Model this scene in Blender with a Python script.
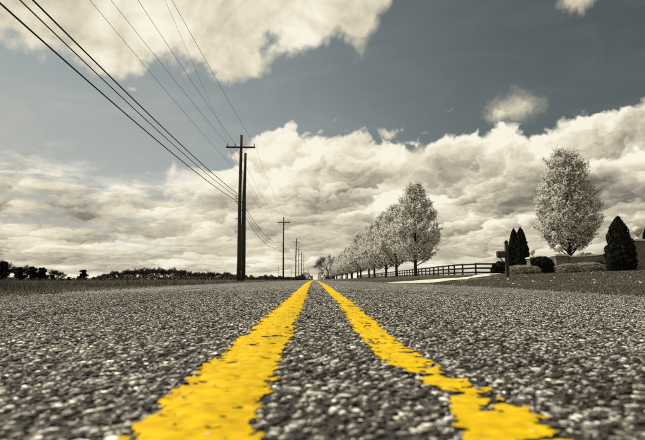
import bpy, math, random
import numpy as np
from mathutils import Vector, Euler
random.seed(7); rng = np.random.default_rng(7)
for o in list(bpy.data.objects): bpy.data.objects.remove(o)
SC = bpy.context.scene; COL = SC.collection
PI = math.pi; R = math.radians

# ------------------------------------------------------------------ camera
FPX, VPX, VPY, CAMH = 501.7, 313.5, 277.0, 0.15
cd = bpy.data.cameras.new('camera'); cam = bpy.data.objects.new('camera', cd); COL.objects.link(cam)
cd.sensor_width = 36; cd.lens = 28; cd.clip_start = 0.02; cd.clip_end = 20000
pitch = math.atan((VPY - 220) / FPX); yaw = -math.atan((322.5 - VPX) / FPX)
cam.location = (0, 0, CAMH); cam.rotation_euler = (PI / 2 + pitch, 0, yaw)
cd.dof.use_dof = True; cd.dof.focus_distance = 4.5; cd.dof.aperture_fstop = 6.0
SC.camera = cam
CM = Euler(cam.rotation_euler).to_matrix()
def ray(px, py):
    """photo pixel -> unit direction in the world"""
    return (CM @ Vector(((px - 322.5) / FPX, (220 - py) / FPX, -1))).normalized()
def at(px, py, Y):
    d = ray(px, py); return Vector((0, 0, CAMH)) + d * (Y / d.y)
def azel(px, py):
    d = ray(px, py); return math.atan2(d.x, d.y), math.asin(d.z)

# ------------------------------------------------------------------ sky, sun, exposure
SUN_EL, SUN_AZ = R(50), R(-72)          # azimuth from +Y towards +X: the sun stands ahead on the left
SKYK = 0.1
sl = bpy.data.lights.new('sun', 'SUN'); sl.energy = 5.0; sl.angle = R(0.5); sl.color = (1, 0.95, 0.86)
so = bpy.data.objects.new('sun', sl); COL.objects.link(so)
sdir = Vector((math.sin(SUN_AZ) * math.cos(SUN_EL), math.cos(SUN_AZ) * math.cos(SUN_EL), math.sin(SUN_EL)))
so.rotation_euler = (-sdir).to_track_quat('-Z', 'Y').to_euler(); so.location = sdir * 60
vs = SC.view_settings; vs.view_transform = 'Standard'; vs.look = 'None'; vs.exposure = 0.0; vs.gamma = 1.0; vs.use_curve_mapping = False
SC.render.engine = 'CYCLES'; SC.cycles.use_denoising = False; SC.cycles.filter_width = 1.2; SC.cycles.max_bounces = 5; SC.cycles.diffuse_bounces = 3
SC.cycles.sample_clamp_indirect = 6

class NT:
    """small helper for node graphs"""
    def __init__(s, tree): s.t = tree; s.n = tree.nodes; s.l = tree.links
    def new(s, kind, **kw):
        n = s.n.new(kind)
        for k, v in kw.items(): setattr(n, k, v)
        return n
    def put(s, sock, v):
        if v is None: return
        if isinstance(v, bpy.types.NodeSocket): s.l.new(v, sock)
        else: sock.default_value = v
    def m(s, op, a, b=None, c=None, clamp=False):
        n = s.new('ShaderNodeMath', operation=op, use_clamp=clamp)
        s.put(n.inputs[0], a); s.put(n.inputs[1], b); s.put(n.inputs[2], c)
        return n.outputs[0]
    def v(s, op, a, b=None):
        n = s.new('ShaderNodeVectorMath', operation=op)
        s.put(n.inputs[0], a); s.put(n.inputs[1], b)
        return n.outputs[0]
    def rng(s, x, a, b, c=0.0, d=1.0, smooth=True):
        n = s.new('ShaderNodeMapRange', interpolation_type='SMOOTHSTEP' if smooth else 'LINEAR')
        s.put(n.inputs[0], x)
        for i, q in enumerate((a, b, c, d)): s.put(n.inputs[i + 1], q)
        return n.outputs[0]
    def noise(s, vec, scale, detail=6, rough=0.55, dist=0.0):
        n = s.new('ShaderNodeTexNoise', noise_dimensions='3D')
        s.put(n.inputs['Vector'], vec); s.put(n.inputs['Scale'], scale); n.inputs['Detail'].default_value = detail
        n.inputs['Roughness'].default_value = rough; n.inputs['Distortion'].default_value = dist
        return n.outputs[0]
    def voro(s, vec, scale, feature='F1', out='Distance', smooth=None, detail=0.0):
        n = s.new('ShaderNodeTexVoronoi', feature=feature)
        s.put(n.inputs['Vector'], vec); s.put(n.inputs['Scale'], scale); n.inputs['Detail'].default_value = detail
        if smooth is not None: n.inputs['Smoothness'].default_value = smooth
        return n.outputs[out]
    def ramp(s, x, stops, interp='LINEAR'):
        n = s.new('ShaderNodeValToRGB'); cr = n.color_ramp; cr.interpolation = interp
        while len(cr.elements) < len(stops): cr.elements.new(0.5)
        for e, (p, c) in zip(cr.elements, stops): e.position = p; e.color = (*c, 1)
        s.put(n.inputs[0], x); return n.outputs[0]
    def mix(s, f, a, b, mode='MIX'):
        n = s.new('ShaderNodeMix', data_type='RGBA', blend_type=mode)
        s.put(n.inputs[0], f); s.put(n.inputs[6], a if not isinstance(a, tuple) else (*a, 1)); s.put(n.inputs[7], b if not isinstance(b, tuple) else (*b, 1))
        return n.outputs[2]
    def curve(s, x, pts):
        n = s.new('ShaderNodeFloatCurve'); c = n.mapping.curves[0]
        n.mapping.extend = 'HORIZONTAL'
        pts = sorted(pts)
        while len(c.points) < len(pts): c.points.new(0.5, 0.5)
        for q, (a, b) in zip(c.points, pts): q.location = (a, b)
        n.mapping.update(); s.put(n.inputs['Value'], x); return n.outputs[0]

world = bpy.data.worlds.new('World'); SC.world = world; world.use_nodes = True
W = NT(world.node_tree); W.n.clear()
sky = W.new('ShaderNodeTexSky', sky_type='NISHITA'); sky.sun_disc = False
sky.sun_elevation = SUN_EL; sky.sun_rotation = SUN_AZ; sky.dust_density = 0.6; sky.ozone_density = 1.0
hsv = W.new('ShaderNodeHueSaturation'); hsv.inputs['Saturation'].default_value = 0.20; hsv.inputs['Value'].default_value = 1.0
W.l.new(sky.outputs[0], hsv.inputs['Color'])
P0 = W.new('ShaderNodeTexCoord').outputs['Generated']
A0, A1, E1s = -1.0, 1.0, 0.9            # curve ranges: azimuth, elevation (radians)
def cpts(pix, dy=0):
    out = []
    for x, y in pix:
        a, e = azel(x, y + dy); out.append(((a - A0) / (A1 - A0), e / E1s))
    return out
BANK = [(-160, 130), (-60, 125), (0, 118), (30, 118), (60, 128), (95, 142), (130, 156), (165, 166), (195, 170), (225, 160), (255, 144), (300, 128), (340, 130),
        (372, 136), (398, 152), (420, 150), (445, 141), (480, 134), (520, 132), (552, 130), (590, 112), (620, 97), (645, 86), (700, 72), (800, 120)]
HIGH = [(-160, 30), (0, 58), (40, 66), (75, 78), (110, 88), (150, 80), (185, 84), (215, 92), (245, 84), (275, 72), (305, 74), (330, 66), (360, 58), (384, 38),
        (397, 14), (408, -60), (440, -160)]
sep = W.new('ShaderNodeSeparateXYZ'); W.put(sep.inputs[0], P0)
az = W.m('ARCTAN2', sep.outputs[0], sep.outputs[1]); el = W.m('ARCSINE', sep.outputs[2])
t_az = W.rng(az, A0, A1, 0, 1, False)
# cloud plane: heaps shrink and flatten towards the horizon
lg = W.m('MULTIPLY', W.m('LOGARITHM', W.m('ADD', W.m('MAXIMUM', el, 0.0), 0.06), math.e), 0.34)
def vec(x, y, z=0.0):
    c = W.new('ShaderNodeCombineXYZ'); W.put(c.inputs[0], x); W.put(c.inputs[1], y); W.put(c.inputs[2], z); return c.outputs[0]
Q0 = vec(az, lg)
def noise_vec(p, scale, detail, amp):
    n = W.new('ShaderNodeTexNoise', noise_dimensions='3D'); W.put(n.inputs['Vector'], p); n.inputs['Scale'].default_value = scale; n.inputs['Detail'].default_value = detail
    n.inputs['Roughness'].default_value = 0.6
    m = W.new('ShaderNodeVectorMath', operation='MULTIPLY_ADD'); W.put(m.inputs[0], n.outputs['Color']); m.inputs[1].default_value = (amp, amp, 0); m.inputs[2].default_value = (-amp / 2, -amp / 2, 0)
    return m.outputs[0]
QW = W.v('ADD', Q0, W.v('ADD', noise_vec(Q0, 9, 4, 0.15), noise_vec(Q0, 42, 5, 0.038)))
def heaps(scale, smooth, off):
    """rounded heaps: how far a point lies towards the light inside its heap, and the distance from the heap's middle"""
    n = W.new('ShaderNodeTexVoronoi', feature='SMOOTH_F1', voronoi_dimensions='2D'); q = W.v('ADD', QW, off)
    W.put(n.inputs['Vector'], q); n.inputs['Scale'].default_value = scale; n.inputs['Smoothness'].default_value = smooth
    d = W.v('SUBTRACT', q, n.outputs['Position']); dot = W.new('ShaderNodeVectorMath', operation='DOT_PRODUCT'); W.put(dot.inputs[0], d); dot.inputs[1].default_value = (-0.5 * scale, 0.87 * scale, 0)
    return dot.outputs['Value'], n.outputs['Distance']
h1, d1 = heaps(9.0, 0.30, (0.3, 0.1, 0)); h2, d2 = heaps(21.0, 0.32, (0.7, 0.2, 0)); h3, d3 = heaps(47.0, 0.3, (0.1, 0.9, 0))
bulge = W.m('ADD', W.m('MULTIPLY', W.m('SUBTRACT', 0.45, d1), 0.070), W.m('ADD', W.m('MULTIPLY', W.m('SUBTRACT', 0.45, d2), 0.030), W.m('MULTIPLY', W.m('SUBTRACT', 0.45, d3), 0.014)))
nn = W.m('SUBTRACT', W.noise(P0, 8.5, 9, 0.60, 0.25), 0.5)
bank = W.m('ADD', W.m('SUBTRACT', W.m('MULTIPLY', W.curve(t_az, cpts(BANK, -2)), E1s), el), W.m('ADD', bulge, W.m('MULTIPLY', nn, 0.05)))
high = W.m('ADD', W.m('SUBTRACT', el, W.m('MULTIPLY', W.curve(t_az, cpts(HIGH, 7)), E1s)), W.m('ADD', W.m('MULTIPLY', nn, 0.20), W.m('MULTIPLY', W.m('SUBTRACT', 0.4, W.voro(P0, 15, 'SMOOTH_F1', smooth=0.4, detail=2.0)), 0.05)))
# small detached clouds
def puffball(px, py, rx, ry, amp=0.9, thr=0.0):
    a, e = azel(px, py)
    dx = W.m('DIVIDE', W.m('SUBTRACT', az, a), rx / FPX); dy = W.m('DIVIDE', W.m('SUBTRACT', el, e), ry / FPX)
    d = W.m('SQRT', W.m('ADD', W.m('MULTIPLY', dx, dx), W.m('MULTIPLY', dy, dy)))
    return W.m('ADD', W.m('SUBTRACT', 1.0 - thr, d), W.m('MULTIPLY', nf, amp * 4))
nf = W.m('SUBTRACT', W.noise(P0, 17, 9, 0.62, 0.3), 0.5)
small = None
for args in ((517, 107, 42, 22, 0.38), (500, 111, 24, 16, 0.4), (571, -2, 30, 18, 0.9), (487, 103, 13, 14, 1.6, 0.35), (448, 112, 34, 16, 1.6, 0.35),
             (132, 89, 7, 3, 0.5), (395, 133, 16, 8, 1.4, 0.2), (132, 89, 6, 3, 0.5)):
    f = puffball(*args); small = f if small is None else W.m('MAXIMUM', small, f)
a_small = W.m('MULTIPLY', W.rng(small, 0.1, 1.0), 0.93)
a_bank = W.rng(bank, 0.0, W.rng(az, -0.45, -0.2, 0.10, 0.016))
gaps = W.m('MULTIPLY', W.rng(W.noise(W.v('MULTIPLY', Q0, (1, 2.2, 1)), 9, 8, 0.6, 0.15), W.rng(el, 0.06, 0.30, 0.50, 0.30), W.rng(el, 0.06, 0.30, 0.66, 0.56)), W.m('MULTIPLY', W.rng(az, -0.36, -0.16, 0.92, 0.0), W.rng(el, 0.02, 0.12, 0.15, 1.0)))
a_bank = W.m('MULTIPLY', a_bank, W.m('SUBTRACT', 1.0, gaps))
a_high = W.rng(high, 0.0, 0.040)
# open cumulus overhead and behind, like the clouds in view
cover = W.m('SUBTRACT', W.noise(P0, 2.2, 9, 0.58, 0.2), W.rng(el, 0.55, 0.75, 0.72, 0.52))
side = W.rng(W.m('ABSOLUTE', az), 0.85, 1.2)
cover2 = W.m('MULTIPLY', W.rng(W.m('ADD', W.m('MULTIPLY', W.noise(P0, 2.2, 9, 0.58, 0.2), 1.0), -0.53), 0.0, 0.06), side)
a_over = W.m('MAXIMUM', W.rng(cover, 0.0, 0.06), cover2)
# thin veil of high ice cloud, thicker towards the sun
st = W.v('MULTIPLY', P0, (2.2, 2.2, 7.0))
veil = W.m('MULTIPLY', W.rng(W.noise(st, 2.3, 8, 0.62, 0.8), 0.42, 0.80), W.rng(az, -0.5, 0.15, 0.55, 0.08))
veil = W.m('ADD', veil, W.m('MULTIPLY', W.rng(az, -0.75, 0.3, 1, 0), W.rng(el, 0.14, 0.50, 0.9, 0.10)))
# brightness of the cloud surfaces
lowf = W.m('SUBTRACT', W.noise(W.v('MULTIPLY', Q0, (1, 2.6, 1)), 5.5, 5, 0.52, 0.3), 0.5)
wisp = W.m('SUBTRACT', W.noise(Q0, 26, 7, 0.58, 0.4), 0.5)
form = W.m('ADD', W.m('MULTIPLY', h1, W.rng(el, 0.05, 0.16, 0.22, 0.42)), W.m('ADD', W.m('MULTIPLY', h2, 0.25), W.m('MULTIPLY', h3, 0.10)))
big = W.m('SUBTRACT', W.noise(W.v('MULTIPLY', QW, (1, 2.4, 1)), 2.9, 3, 0.5, 0.2), 0.5)
amp = W.rng(W.noise(Q0, 4.0, 3, 0.5), 0.35, 0.65, 0.55, 1.15)
Blow = W.m('ADD', W.rng(bank, 0.01, 0.15, 0.96, 0.64), W.m('ADD', W.m('MULTIPLY', form, amp), W.m('ADD', W.m('ADD', W.m('MULTIPLY', big, 0.9), W.m('MULTIPLY', lowf, 1.0)), W.m('MULTIPLY', wisp, 0.30))))
Blow = W.m('ADD', Blow, W.m('ADD', W.rng(az, -0.55, -0.1, 0.06, 0.0), W.rng(el, 0.0, 0.07, 0.07, 0.0)))
Bhigh = W.m('ADD', W.rng(high, 0.0, 0.10, 0.78, 0.86), W.m('ADD', W.m('MULTIPLY', nn, 0.45), W.m('ADD', W.m('MULTIPLY', W.m('SUBTRACT', W.noise(P0, 7, 5, 0.55, 0.6), 0.5), 1.1), W.m('MULTIPLY', W.m('SUBTRACT', W.noise(P0, 24, 6, 0.6, 0.3), 0.5), 0.35))))
Bsm = W.m('ADD', 0.70, W.m('ADD', W.m('MULTIPLY', nf, 0.8), W.m('MULTIPLY', form, 0.5)))
# the far side from the sun is duller
dull = W.rng(az, 0.15, 0.75, 0.0, -0.16)
CR = [(0.0, (0.115, 0.085, 0.085)), (0.3, (0.255, 0.232, 0.185)), (0.55, (0.50, 0.452, 0.345)), (0.8, (0.78, 0.715, 0.555)), (1.0, (0.95, 0.90, 0.76))]
def ccol(b): return W.ramp(W.m('ADD', b, dull), CR)
def scale(c, k):
    n = W.new('ShaderNodeVectorMath', operation='SCALE'); W.put(n.inputs[0], c); W.put(n.inputs['Scale'], k); return n.outputs[0]
gain = W.new('ShaderNodeVectorMath', operation='MULTIPLY'); W.l.new(hsv.outputs[0], gain.inputs[0]); gain.inputs[1].default_value = (0.56, 0.645, 0.62)
base = scale(gain.outputs[0], W.rng(az, -0.35, 0.65, 1.0, 0.48))
col = W.mix(veil, base, scale(W.ramp(0.5, [(0, (0.46, 0.46, 0.43)), (1, (0.46, 0.46, 0.43))]), 1 / SKYK))
col = W.mix(a_over, col, scale(ccol(Bhigh), 1 / SKYK))
col = W.mix(a_high, col, scale(ccol(Bhigh), 1 / SKYK))
col = W.mix(a_small, col, scale(ccol(Bsm), 1 / SKYK))
col = W.mix(a_bank, col, scale(ccol(Blow), 1 / SKYK))
bg = W.new('ShaderNodeBackground'); bg.inputs['Strength'].default_value = SKYK; W.l.new(col, bg.inputs['Color'])
out = W.new('ShaderNodeOutputWorld'); W.l.new(bg.outputs[0], out.inputs['Surface'])
world.cycles.sampling_method = 'MANUAL'; world.cycles.sample_map_resolution = 256
#SKYEND
# ------------------------------------------------------------------ helpers: meshes, objects, materials
def tag(o, label=None, cat=None, group=None, kind=None):
    for k, v in (('label', label), ('category', cat), ('group', group), ('kind', kind)):
        if v: o[k] = v
    return o
def link(name, me, parent=None, loc=None):
    o = bpy.data.objects.new(name, me); COL.objects.link(o)
    if parent: o.parent = parent
    if loc is not None: o.location = loc
    return o
def empty(name, loc, label=None, cat=None, group=None, rz=0.0, kind=None):
    o = link(name, None, None, loc); o.rotation_euler = (0, 0, rz); o.empty_display_size = 0.3
    return tag(o, label, cat, group, kind)
def copy_tree(o, parent=None):
    c = o.copy(); COL.objects.link(c); c.parent = parent
    for ch in o.children: copy_tree(ch, c)
    return c
def np_mesh(name, V, F, mat, smooth=False, attr=None, normals=None):
    """mesh from arrays: V (n,3), F (m,k)"""
    me = bpy.data.meshes.new(name); V = np.asarray(V, np.float32); F = np.asarray(F, np.int32)
    k = F.shape[1]
    me.vertices.add(len(V)); me.vertices.foreach_set('co', V.ravel())
    me.loops.add(F.size); me.loops.foreach_set('vertex_index', F.ravel())
    me.polygons.add(len(F)); me.polygons.foreach_set('loop_start', np.arange(0, F.size, k, dtype=np.int32))
    me.update(calc_edges=True)
    if smooth: me.polygons.foreach_set('use_smooth', np.ones(len(F), bool))
    if attr is not None:
        a = me.attributes.new('tone', 'FLOAT', 'POINT'); a.data.foreach_set('value', np.asarray(attr, np.float32))
    me.materials.append(mat); return me
class MB:
    """collects tubes, boxes and lathed shapes for one mesh"""
    def __init__(s): s.v = []; s.f = []; s.sm = []
    def add(s, vs, fs, smooth=False):
        b = len(s.v); s.v += [tuple(q) for q in vs]
        for f in fs: s.f.append(tuple(b + i for i in f)); s.sm.append(smooth)
    def box(s, c, d, rz=0.0):
        cx, cy, cz = c; hx, hy, hz = d[0] / 2, d[1] / 2, d[2] / 2; ca, sa = math.cos(rz), math.sin(rz)
        vs = [(cx + x * ca - y * sa, cy + x * sa + y * ca, cz + z) for z in (-hz, hz) for x, y in ((-hx, -hy), (hx, -hy), (hx, hy), (-hx, hy))]
        s.add(vs, [(3, 2, 1, 0), (4, 5, 6, 7), (0, 1, 5, 4), (1, 2, 6, 5), (2, 3, 7, 6), (3, 0, 4, 7)])
    def tube(s, pts, rad, n=6, cap=True):
        pts = [Vector(p) for p in pts]; vs = []; m = len(pts)
        for i, p in enumerate(pts):
            t = (pts[min(i + 1, m - 1)] - pts[max(i - 1, 0)]).normalized()
            a = t.cross(Vector((0.31, 0.95, 0.05)) if abs(t.y) < 0.9 else Vector((1, 0.1, 0.2))).normalized(); b = t.cross(a)
            r = rad[i] if hasattr(rad, '__len__') else rad
            vs += [p + (a * math.cos(2 * PI * k / n) + b * math.sin(2 * PI * k / n)) * r for k in range(n)]
        fs = [(i * n + k, i * n + (k + 1) % n, (i + 1) * n + (k + 1) % n, (i + 1) * n + k) for i in range(m - 1) for k in range(n)]
        if cap: fs += [tuple(range(n - 1, -1, -1)), tuple((m - 1) * n + k for k in range(n))]
        s.add(vs, fs, True)
    def lathe(s, prof, c=(0, 0, 0), n=16):
        vs = [(c[0] + r * math.cos(2 * PI * k / n), c[1] + r * math.sin(2 * PI * k / n), c[2] + z) for r, z in prof for k in range(n)]
        m = len(prof)
        fs = [(i * n + k, i * n + (k + 1) % n, (i + 1) * n + (k + 1) % n, (i + 1) * n + k) for i in range(m - 1) for k in range(n)]
        fs += [tuple(range(n - 1, -1, -1)), tuple((m - 1) * n + k for k in range(n))]
        s.add(vs, fs, True)
    def mesh(s, name, mat):
        me = bpy.data.meshes.new(name); me.from_pydata(s.v, [], s.f); me.update()
        me.polygons.foreach_set('use_smooth', s.sm); me.materials.append(mat); return me
    def obj(s, name, mat, parent=None, loc=None): return link(name, s.mesh(name, mat), parent, loc)

def material(name, c1, c2, scale=4.0, detail=6, rough=0.8, bump=0.0, bscale=None, coords='Object', stretch=None, lo=0.35, hi=0.65, spec=0.3, transl=0.0, attr=False):
    m = bpy.data.materials.new(name); m.use_nodes = True; T = NT(m.node_tree); bs = m.node_tree.nodes['Principled BSDF']
    co = T.new('ShaderNodeTexCoord').outputs[coords] if coords != 'World' else T.new('ShaderNodeNewGeometry').outputs['Position']
    if stretch: co = T.v('MULTIPLY', co, stretch)
    if attr:
        an = T.new('ShaderNodeAttribute', attribute_name='tone'); fac = an.outputs['Fac']
        fac = T.m('ADD', fac, T.m('MULTIPLY', T.m('SUBTRACT', T.noise(co, scale, detail, 0.6), 0.5), 0.5), clamp=True)
    else: fac = T.rng(T.noise(co, scale, detail, 0.6), lo, hi)
    T.l.new(T.mix(fac, c1, c2), bs.inputs['Base Color'])
    bs.inputs['Roughness'].default_value = rough; bs.inputs['Specular IOR Level'].default_value = spec
    if bump:
        b = T.new('ShaderNodeBump'); b.inputs['Strength'].default_value = 0.8; b.inputs['Distance'].default_value = bump
        T.l.new(T.noise(co, bscale or scale * 3, 8, 0.6), b.inputs['Height']); T.l.new(b.outputs[0], bs.inputs['Normal'])
    if transl:
        tr = T.new('ShaderNodeBsdfTranslucent'); T.put(tr.inputs['Color'], bs.inputs['Base Color'].links[0].from_socket)
        mx = T.new('ShaderNodeMixShader'); mx.inputs[0].default_value = transl
        T.l.new(bs.outputs[0], mx.inputs[1]); T.l.new(tr.outputs[0], mx.inputs[2])
        T.l.new(mx.outputs[0], m.node_tree.nodes['Material Output'].inputs['Surface'])
    return m
M = {}
M['lawn'] = material('lawn', (0.045, 0.041, 0.029), (0.125, 0.114, 0.082), 2.5, 10, 0.95, 0.03, 14, coords='World', spec=0.1)
M['blade'] = material('blade', (0.045, 0.041, 0.028), (0.21, 0.19, 0.14), 0.9, 8, 0.8, coords='World', spec=0.2, transl=0.25, attr=True)
M['weed'] = material('weed', (0.034, 0.030, 0.022), (0.33, 0.30, 0.235), 0.7, 8, 0.85, coords='World', spec=0.2, transl=0.25, attr=True)
M['wood'] = material('wood', (0.020, 0.016, 0.012), (0.060, 0.049, 0.036), 1.0, 8, 0.85, 0.006, 4, stretch=(30, 30, 1.2), spec=0.2)
M['fence'] = material('fence', (0.010, 0.009, 0.008), (0.026, 0.022, 0.018), 5.0, 6, 0.8, 0.003, 20, spec=0.25)
M['ceramic'] = material('ceramic', (0.10, 0.085, 0.07), (0.14, 0.12, 0.10), 8, 2, 0.3)
M['steel'] = material('steel', (0.10, 0.095, 0.085), (0.16, 0.15, 0.135), 12, 4, 0.5)
M['wire'] = material('wire', (0.012, 0.011, 0.010), (0.022, 0.020, 0.018), 3, 2, 0.6)
M['thinwire'] = material('thinwire', (0.05, 0.047, 0.042), (0.08, 0.075, 0.068), 3, 2, 0.5)
M['bark'] = material('bark', (0.016, 0.013, 0.010), (0.055, 0.045, 0.034), 3, 8, 0.9, 0.01, 14, stretch=(3, 3, 1), spec=0.15)
M['twig'] = material('twig', (0.06, 0.051, 0.040), (0.16, 0.138, 0.108), 2, 3, 0.85, spec=0.15)
M['blossom'] = material('blossom', (0.66, 0.635, 0.57), (0.92, 0.90, 0.84), 1.4, 4, 0.8, spec=0.15, transl=0.48, attr=True)
M['juniper'] = material('juniper', (0.006, 0.006, 0.004), (0.024, 0.023, 0.015), 2.4, 6, 0.85, spec=0.1, attr=True)
M['pine'] = material('pine', (0.006, 0.006, 0.004), (0.026, 0.024, 0.016), 0.8, 6, 0.85, spec=0.1, attr=True)
M['box'] = material('boxwood', (0.15, 0.138, 0.10), (0.44, 0.41, 0.32), 3, 6, 0.7, spec=0.2, transl=0.15, attr=True)
M['hedge'] = material('hedge', (0.008, 0.008, 0.005), (0.035, 0.032, 0.021), 3, 6, 0.8, spec=0.1, attr=True)
M['fartwig'] = material('fartwig', (0.022, 0.019, 0.014), (0.070, 0.060, 0.046), 0.4, 4, 0.9, spec=0.1, attr=True)
M['stone_trim'] = material('stone_trim', (0.36, 0.335, 0.28), (0.58, 0.545, 0.47), 5, 8, 0.8, 0.006, 25)
M['petal'] = material('petal', (0.20, 0.185, 0.15), (0.55, 0.52, 0.45), 4, 2, 0.8, coords='World', attr=True)
M['concrete'] = material('concrete', (0.42, 0.39, 0.32), (0.62, 0.58, 0.49), 1.1, 10, 0.9, 0.006, 30, coords='World')
M['mailbox'] = material('mailbox', (0.020, 0.019, 0.017), (0.045, 0.042, 0.037), 9, 4, 0.45)

def brick_material():
    m = bpy.data.materials.new('brick'); m.use_nodes = True; T = NT(m.node_tree); bs = m.node_tree.nodes['Principled BSDF']
    co = T.new('ShaderNodeTexCoord').outputs['Object']; sx = T.new('ShaderNodeSeparateXYZ'); T.put(sx.inputs[0], co)
    cb = T.new('ShaderNodeCombineXYZ'); T.put(cb.inputs[0], T.m('ADD', sx.outputs[0], sx.outputs[1])); T.put(cb.inputs[1], sx.outputs[2])
    br = T.new('ShaderNodeTexBrick'); T.put(br.inputs['Vector'], cb.outputs[0]); br.inputs['Scale'].default_value = 1
    br.inputs['Brick Width'].default_value = 0.225; br.inputs['Row Height'].default_value = 0.075; br.inputs['Mortar Size'].default_value = 0.006
    br.inputs['Color1'].default_value = (0.115, 0.103, 0.086, 1); br.inputs['Color2'].default_value = (0.255, 0.232, 0.195, 1); br.inputs['Mortar'].default_value = (0.33, 0.305, 0.255, 1)
    c = T.mix(T.m('MULTIPLY', T.noise(co, 6, 8, 0.65), 0.55), br.outputs['Color'], (0.05, 0.043, 0.034))
    T.l.new(c, bs.inputs['Base Color']); bs.inputs['Roughness'].default_value = 0.9
    b = T.new('ShaderNodeBump'); b.inputs['Distance'].default_value = 0.008; b.inputs['Strength'].default_value = 1.0
    T.l.new(T.m('SUBTRACT', 1.0, br.outputs['Fac']), b.inputs['Height']); T.l.new(b.outputs[0], bs.inputs['Normal'])
    return m
M['brick'] = brick_material()

def asphalt_material():
    """aged asphalt: dark binder crowded with grey and pale stones"""
    m = bpy.data.materials.new('asphalt'); m.use_nodes = True; T = NT(m.node_tree); bs = m.node_tree.nodes['Principled BSDF']
    co = T.new('ShaderNodeNewGeometry').outputs['Position']
    v = T.new('ShaderNodeTexVoronoi', feature='F1'); T.put(v.inputs['Vector'], co); v.inputs['Scale'].default_value = 60
    sc = T.new('ShaderNodeSeparateColor'); T.l.new(v.outputs['Color'], sc.inputs[0])
    v2 = T.new('ShaderNodeTexVoronoi', feature='F1'); T.put(v2.inputs['Vector'], co); v2.inputs['Scale'].default_value = 21
    s2 = T.new('ShaderNodeSeparateColor'); T.l.new(v2.outputs['Color'], s2.inputs[0])
    tone = T.ramp(sc.outputs[0], [(0, (0.030, 0.026, 0.019)), (0.38, (0.10, 0.089, 0.070)), (0.62, (0.30, 0.270, 0.219)), (0.80, (0.60, 0.555, 0.465)), (1, (0.86, 0.82, 0.73))])
    tone2 = T.ramp(s2.outputs[1], [(0, (0.45, 0.45, 0.45)), (0.6, (1.0, 1.0, 1.0)), (1, (2.0, 2.0, 2.0))])
    c = T.mix(1.0, tone, tone2, 'MULTIPLY')
    gap = T.rng(v.outputs['Distance'], 0.30, 0.55)
    c = T.mix(gap, c, (0.026, 0.0225, 0.017))
    blot = T.rng(T.noise(T.v('MULTIPLY', co, (1, 0.35, 1)), 11, 6, 0.7), 0.32, 0.68, 0.55, 1.5)
    patch = T.rng(T.noise(T.v('MULTIPLY', co, (1.3, 0.16, 1)), 1.0, 8, 0.6), 0.3, 0.7, 0.78, 1.22)
    pn = T.new('ShaderNodeVectorMath', operation='SCALE'); T.put(pn.inputs[0], c); T.put(pn.inputs['Scale'], T.m('MULTIPLY', patch, blot))
    T.l.new(pn.outputs[0], bs.inputs['Base Color']); bs.inputs['Roughness'].default_value = 0.75; bs.inputs['Specular IOR Level'].default_value = 0.3
    b = T.new('ShaderNodeBump'); b.inputs['Distance'].default_value = 0.004; b.inputs['Strength'].default_value = 1.0
    T.l.new(T.m('SUBTRACT', 1.0, v.outputs['Distance']), b.inputs['Height']); T.l.new(b.outputs[0], bs.inputs['Normal'])
    return m
M['asphalt'] = asphalt_material()
M['binder'] = material('binder', (0.016, 0.0145, 0.0125), (0.075, 0.069, 0.060), 220, 6, 0.75, 0.003, 300, coords='World', lo=0.35, hi=0.72)
STONE_RAMP = [(0, (0.022, 0.0185, 0.0135)), (0.38, (0.105, 0.093, 0.073)), (0.60, (0.27, 0.243, 0.197)), (0.80, (0.58, 0.537, 0.45)), (1, (0.88, 0.84, 0.745))]
def stone_material(name, per_object):
    m = bpy.data.materials.new(name); m.use_nodes = True; T = NT(m.node_tree); bs = m.node_tree.nodes['Principled BSDF']
    fac = T.new('ShaderNodeObjectInfo').outputs['Random'] if per_object else T.new('ShaderNodeAttribute', attribute_name='tone').outputs['Fac']
    if per_object: fac = T.m('POWER', fac, 0.8)
    co = T.new('ShaderNodeNewGeometry').outputs['Position']
    fac = T.m('ADD', fac, T.m('MULTIPLY', T.m('SUBTRACT', T.noise(co, 260, 5, 0.65), 0.5), 0.45), clamp=True)
    T.l.new(T.ramp(fac, STONE_RAMP), bs.inputs['Base Color']); bs.inputs['Roughness'].default_value = 0.55; bs.inputs['Specular IOR Level'].default_value = 0.45
    b = T.new('ShaderNodeBump'); b.inputs['Distance'].default_value = 0.0012; b.inputs['Strength'].default_value = 0.8
    T.l.new(T.noise(co, 500, 5, 0.6), b.inputs['Height']); T.l.new(b.outputs[0], bs.inputs['Normal'])
    return m
M['aggregate'] = stone_material('aggregate', False); M['pebble'] = stone_material('pebble', True)
def paint_material():
    m = bpy.data.materials.new('yellow_paint'); m.use_nodes = True; T = NT(m.node_tree); bs = m.node_tree.nodes['Principled BSDF']
    co = T.new('ShaderNodeNewGeometry').outputs['Position']
    c = T.mix(T.rng(T.noise(T.v('MULTIPLY', co, (0.6, 1.6, 1)), 34, 8, 0.65), 0.3, 0.7), (0.45, 0.268, 0.002), (0.63, 0.425, 0.003))
    c = T.mix(T.rng(T.noise(T.v('MULTIPLY', co, (1, 2.4, 1)), 75, 8, 0.68), 0.62, 0.76, 0, 0.75), c, (0.10, 0.06, 0.012))
    c = T.mix(T.rng(T.noise(co, 140, 4, 0.6), 0.68, 0.78, 0, 0.6), c, (0.80, 0.62, 0.25))
    T.l.new(c, bs.inputs['Base Color']); bs.inputs['Roughness'].default_value = 0.7; bs.inputs['Specular IOR Level'].default_value = 0.08
    b = T.new('ShaderNodeBump'); b.inputs['Distance'].default_value = 0.0015; b.inputs['Strength'].default_value = 0.7
    T.l.new(T.noise(co, 160, 8, 0.65), b.inputs['Height']); T.l.new(b.outputs[0], bs.inputs['Normal'])
    return m
M['paint'] = paint_material()

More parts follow.
